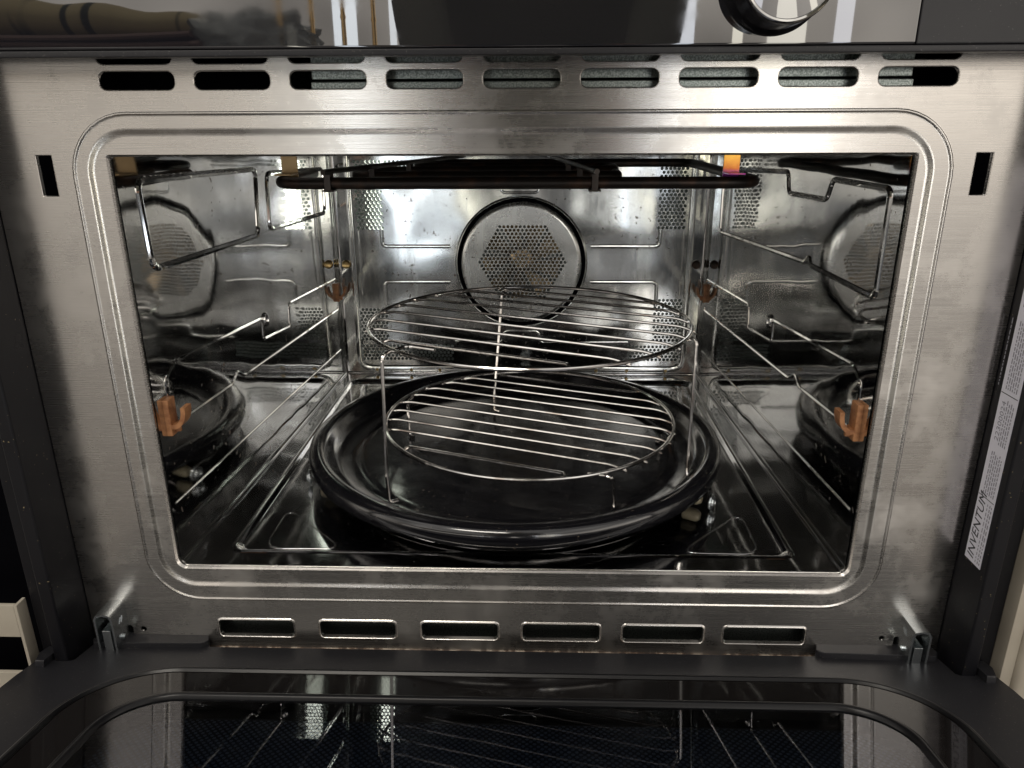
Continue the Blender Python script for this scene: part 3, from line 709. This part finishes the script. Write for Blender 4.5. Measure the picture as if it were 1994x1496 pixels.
nt_.links.new(colmix(nt_, rng(nt_, noise(nt_, 1, 1, sc3=(26, 1, 1)), .60, .63, 0, 1), (.36,.30,.17), (.02,.03,.02)), pb.inputs['Base Color'])
def layers(name, label, cat, x0, x1, y0, y1, z0, n, th, m):
    bm = bmesh.new()
    for k in range(n):
        r_ = random.uniform(-.012, .012); P = []
        for j in range(17):
            t = j/16; P.append((x0+(x1-x0)*t+r_*(1 if j == 16 else 0), z0+th*(k+.5)+.004*sin(t*5+k)*t))
        V = [[], [], []]
        rows = []
        for x, z in P:
            rows.append([bm.verts.new((x, y, z+dz)) for y, dz in ((y0, -th*.45), (y0, th*.40), (y1-.006, th*.46), (y1, th*.2), (y1+.002, -.0), (y1, -th*.3), (y1-.006, -th*.45))])
        for a, b in zip(rows, rows[1:]):
            for j in range(7): bm.faces.new((a[j], a[(j+1) % 7], b[(j+1) % 7], b[j]))
        bm.faces.new(rows[0]); bm.faces.new(rows[-1])
    bmesh.ops.recalc_face_normals(bm, faces=bm.faces[:])
    return tag(obj(name, bm, m), label, cat)
layers('folded_towel', 'folded brown towel on the table, mirrored at the top left', 'towel', -1.05, -.50, -1.15, -.875, .3835, 3, .010, mauve)
bm = bmesh.new(); rows = []
for j in range(25):
    t = j/24; x = -.98+.50*t; r_ = .034*(1-.5*t*t)+.002*sin(t*23)
    rows.append([bm.verts.new((x, -.95+r_*1.5*cos(a), .4145+r_*.9*(1+sin(a))-.006*t)) for a in [2*pi*k/20 for k in range(20)]])
for a, b in zip(rows, rows[1:]):
    for k in range(20): bm.faces.new((a[k], a[(k+1) % 20], b[(k+1) % 20], b[k]))
bm.faces.new(rows[0][::-1]); bm.faces.new(rows[-1])
tag(obj('rolled_cloth', bm, khaki), 'rolled khaki cloth with dark stripes lying on the folded brown towel', 'cloth')
bag_m = mat('crinkled_clear_plastic', (.30,.33,.33), 0, .12, Alpha=.75)
bm = bmesh.new(); bmesh.ops.create_icosphere(bm, subdivisions=4, radius=1)
from mathutils import noise as mn
for v in bm.verts:
    n_ = mn.noise(v.co*3.1)*.35+mn.noise(v.co*9)*.14; k = 1+n_
    v.co = Vector((-.445+v.co.x*.105*k, -.96+v.co.y*.07*k, max(.3845, .405+v.co.z*.045*k)))
tag(obj('plastic_bag', bm, bag_m, smooth=False), 'crumpled clear plastic bag on the table beside the towels', 'bag')
for i_, x in enumerate((-.385, -.345, -.285, -.245)):
    bm = bmesh.new(); hgt = (.12, .10, .13, .12)[i_]
    lathe(bm, [(0, 0), (.016, 0), (.017, .003), (.004, .006), (.0035, .05), (.0045, .055), (.0035, .06), (.0035, hgt), (.010, hgt+.004), (.011, hgt+.016), (0, hgt+.016)], x, -.93-.04*(i_ % 2), 20, 'z', .3835)
    tag(obj('brass_candlestick', bm, mat('polished_brass', (.80,.55,.25), 1, .15)), ('short brass candlestick beside the plastic bag', 'shortest brass candlestick, set back behind the others', 'tallest brass candlestick, third from the bag', 'brass candlestick nearest the table end')[i_], 'candlestick', 'brass candlesticks on the table')
s_ = None

# ---- the person taking the picture (seen only as a mirrored shape in the panel)
def skin(name, m, parent, chains, sub=2):
    """chains: lists of (x, y, z, radius); points that repeat a position share one vertex"""
    vs, es, rs, idx = [], [], [], {}
    for ch in chains:
        prev = None
        for x, y, z, r_ in ch:
            k = (round(x, 4), round(y, 4), round(z, 4))
            if k not in idx: idx[k] = len(vs); vs.append((x, y, z)); rs.append(r_)
            i = idx[k]
            if prev is not None and (prev, i) not in es: es.append((prev, i))
            prev = i
    me = bpy.data.meshes.new(name); me.from_pydata(vs, es, []); me.materials.append(m)
    o = bpy.data.objects.new(name, me); C.objects.link(o)
    sk = o.modifiers.new('skin', 'SKIN'); sk.use_smooth_shade = True
    for v, r_ in zip(me.skin_vertices[0].data, rs): v.radius = (r_ if isinstance(r_, tuple) else (r_, r_))
    me.skin_vertices[0].data[0].use_root = True
    sb = o.modifiers.new('smooth', 'SUBSURF'); sb.levels = sub; sb.render_levels = sub
    if parent: o.parent = parent; o.location = -parent.location
    return o
skin_m = mat('skin', (.48,.27,.19), 0, .5, **{'Subsurface Weight': .1})
knit = mat('dark_olive_sweater', (.12,.12,.095), 0, .95); nt_, pb = nodes(knit); bump(nt_, pb, ((noise(nt_, 260, 3), .5, .003),))
denim = mat('black_trousers', (.17,.175,.19), 0, .9); hair = mat('brown_hair', (.05,.03,.02), 0, .6)
PX, PY = .02, -.86
man = tag(empty('person', (PX, PY, FL)), 'person in dark olive sweater and dark grey trousers holding a phone in both hands', 'person')
hips, chest, neck = (PX, PY-.02, FL+.93), (PX, PY+.07, FL+1.24), (PX, PY+.15, FL+1.42)
head = (PX, PY+.21, FL+1.53)
body = [[(*hips, (.150,.110)), (PX, PY+.02, FL+1.07, (.140,.105)), (*chest, (.165,.115)), (*neck, .058), (*head, (.072,.085)), (PX, PY+.235, FL+1.61, (.070,.085))]]
for s_ in (-1, 1):
    body.append([(*hips, (.150,.110)), (PX+s_*.10, PY-.02, FL+.84, .090), (PX+s_*.11, PY+.02, FL+.48, .060), (PX+s_*.12, PY-.02, FL+.09, .042), (PX+s_*.12, PY+.12, FL+.04, .036)])
    body.append([(*chest, (.165,.115)), (PX+s_*.17, PY+.10, FL+1.30, .062), (PX+s_*.19, PY+.13, FL+1.06, .046), (PX+s_*.150, PY+.21, FL+.950, .038)])
bo = skin('body', knit, man, body)
trs = [[(*hips, (.154,.114)), (PX, PY-.015, FL+.96, (.152,.112))]]
for s_ in (-1, 1): trs.append([(*hips, (.154,.114)), (PX+s_*.10, PY-.02, FL+.84, .097), (PX+s_*.11, PY+.02, FL+.48, .068), (PX+s_*.12, PY-.02, FL+.11, .052)])
skin('trousers', denim, man, trs)
def hd(): 
    bm = bmesh.new(); bmesh.ops.create_uvsphere(bm, u_segments=28, v_segments=20, radius=1)
    c = Vector((PX, PY+.225, FL+1.565))
    for v in bm.verts:
        p = v.co.copy(); x, y, z = p.x*.076, p.y*.096, p.z*.118
        if z < 0: x *= 1-.28*(-p.z)**1.5; y *= 1-.10*(-p.z)
        if p.y > 0:
            g = math.exp(-(p.x/.16)**2); y += .024*g*math.exp(-((p.z+.08)/.17)**2)        # nose
            y -= .010*math.exp(-((abs(p.x)-.40)/.17)**2-((p.z-.10)/.12)**2)                  # eye sockets
            y += .006*math.exp(-(p.x/.34)**2-((p.z+.44)/.07)**2)                             # lips
            y += .006*math.exp(-(p.x/.3)**2-((p.z+.80)/.16)**2)                              # chin
        q_ = Vector((x, y, z)); q_.rotate(Matrix.Rotation(R(-38), 3, 'X')); v.co = c+q_
    return bm
o = obj('head', hd(), skin_m, man); o.location = -man.location
rot = Matrix.Rotation(R(-38), 3, 'X'); hc = Vector((PX, PY+.225, FL+1.565))
for s_ in (-1, 1):
    bm = bmesh.new(); bmesh.ops.create_uvsphere(bm, u_segments=12, v_segments=8, radius=.0115)
    for v in bm.verts: v.co = hc+rot @ (v.co+Vector((s_*.030, .082, .012)))
    e_ = obj('eye', bm, mat('eye_white', (.6,.6,.6), 0, .2), man); e_.location = -man.location
    bm = bmesh.new(); bmesh.ops.create_uvsphere(bm, u_segments=12, v_segments=8, radius=1)
    for v in bm.verts: v.co = hc+rot @ (Vector((v.co.x*.008, v.co.y*.020, v.co.z*.031))+Vector((s_*.077, -.004, -.002)))
    e_ = obj('ear', bm, skin_m, man); e_.location = -man.location
bm = bmesh.new(); bmesh.ops.create_uvsphere(bm, u_segments=28, v_segments=20, radius=1)
for v in bm.verts:
    p = v.co.copy(); k = 1+.03*mn.noise(p*6)
    q_ = Vector((p.x*.084*k, p.y*.098*k-.010, p.z*.116*k+.012))
    if p.y > .25 and q_.z < .060: q_.y = min(q_.y, .03)
    v.co = hc+rot @ q_
o = obj('hair', bm, hair, man); o.location = -man.location
# phone and hands
CXp, CYp, CZp = .0162, -.4475, .2877
bm = bmesh.new(); box(bm, CXp-.076, CXp+.076, CYp-.0045, CYp+.0035, CZp-.058, CZp+.018, .003, 3)
ph = tag(obj('phone', bm, black_glass), 'black phone held sideways in both hands in front of the oven', 'phone')
for s_ in (-1, 1):
    wr_ = (PX+s_*.102, PY+.370, FL+.800)
    kn_ = (CXp+s_*.090, CYp-.030, CZp-.020)
    palm = [(*wr_, .024), (CXp+s_*.098, CYp-.045, CZp-.012, (.020,.030)), (*kn_, (.017,.032))]
    ch = [palm]
    for k, (L_, dz) in enumerate(((.92, .022), (1.0, .002), (.95, -.018), (.78, -.036))):
        z_ = CZp-.018+dz*.85
        ch.append([(*kn_, (.017,.032)), (CXp+s_*.092, CYp-.006, z_, .0088), (CXp+s_*.089, CYp+.0125, z_, .0080), (CXp+s_*(.089-.026*L_), CYp+.0125, z_-.002, .0066)])
    ch.append([(CXp+s_*.098, CYp-.045, CZp-.012, (.020,.030)), (CXp+s_*.080, CYp-.038, CZp-.040, .0115), (CXp+s_*.066, CYp-.024, CZp-.038, .0098), (CXp+s_*.050, CYp-.0135, CZp-.030, .0082)])
    skin('hand', skin_m, man, ch)
    skin('sleeve', knit, man, [[(PX+s_*.152, PY+.205, FL+.956, .035), (PX+s_*.128, PY+.290, FL+.880, .034), (*wr_, .0245)]])
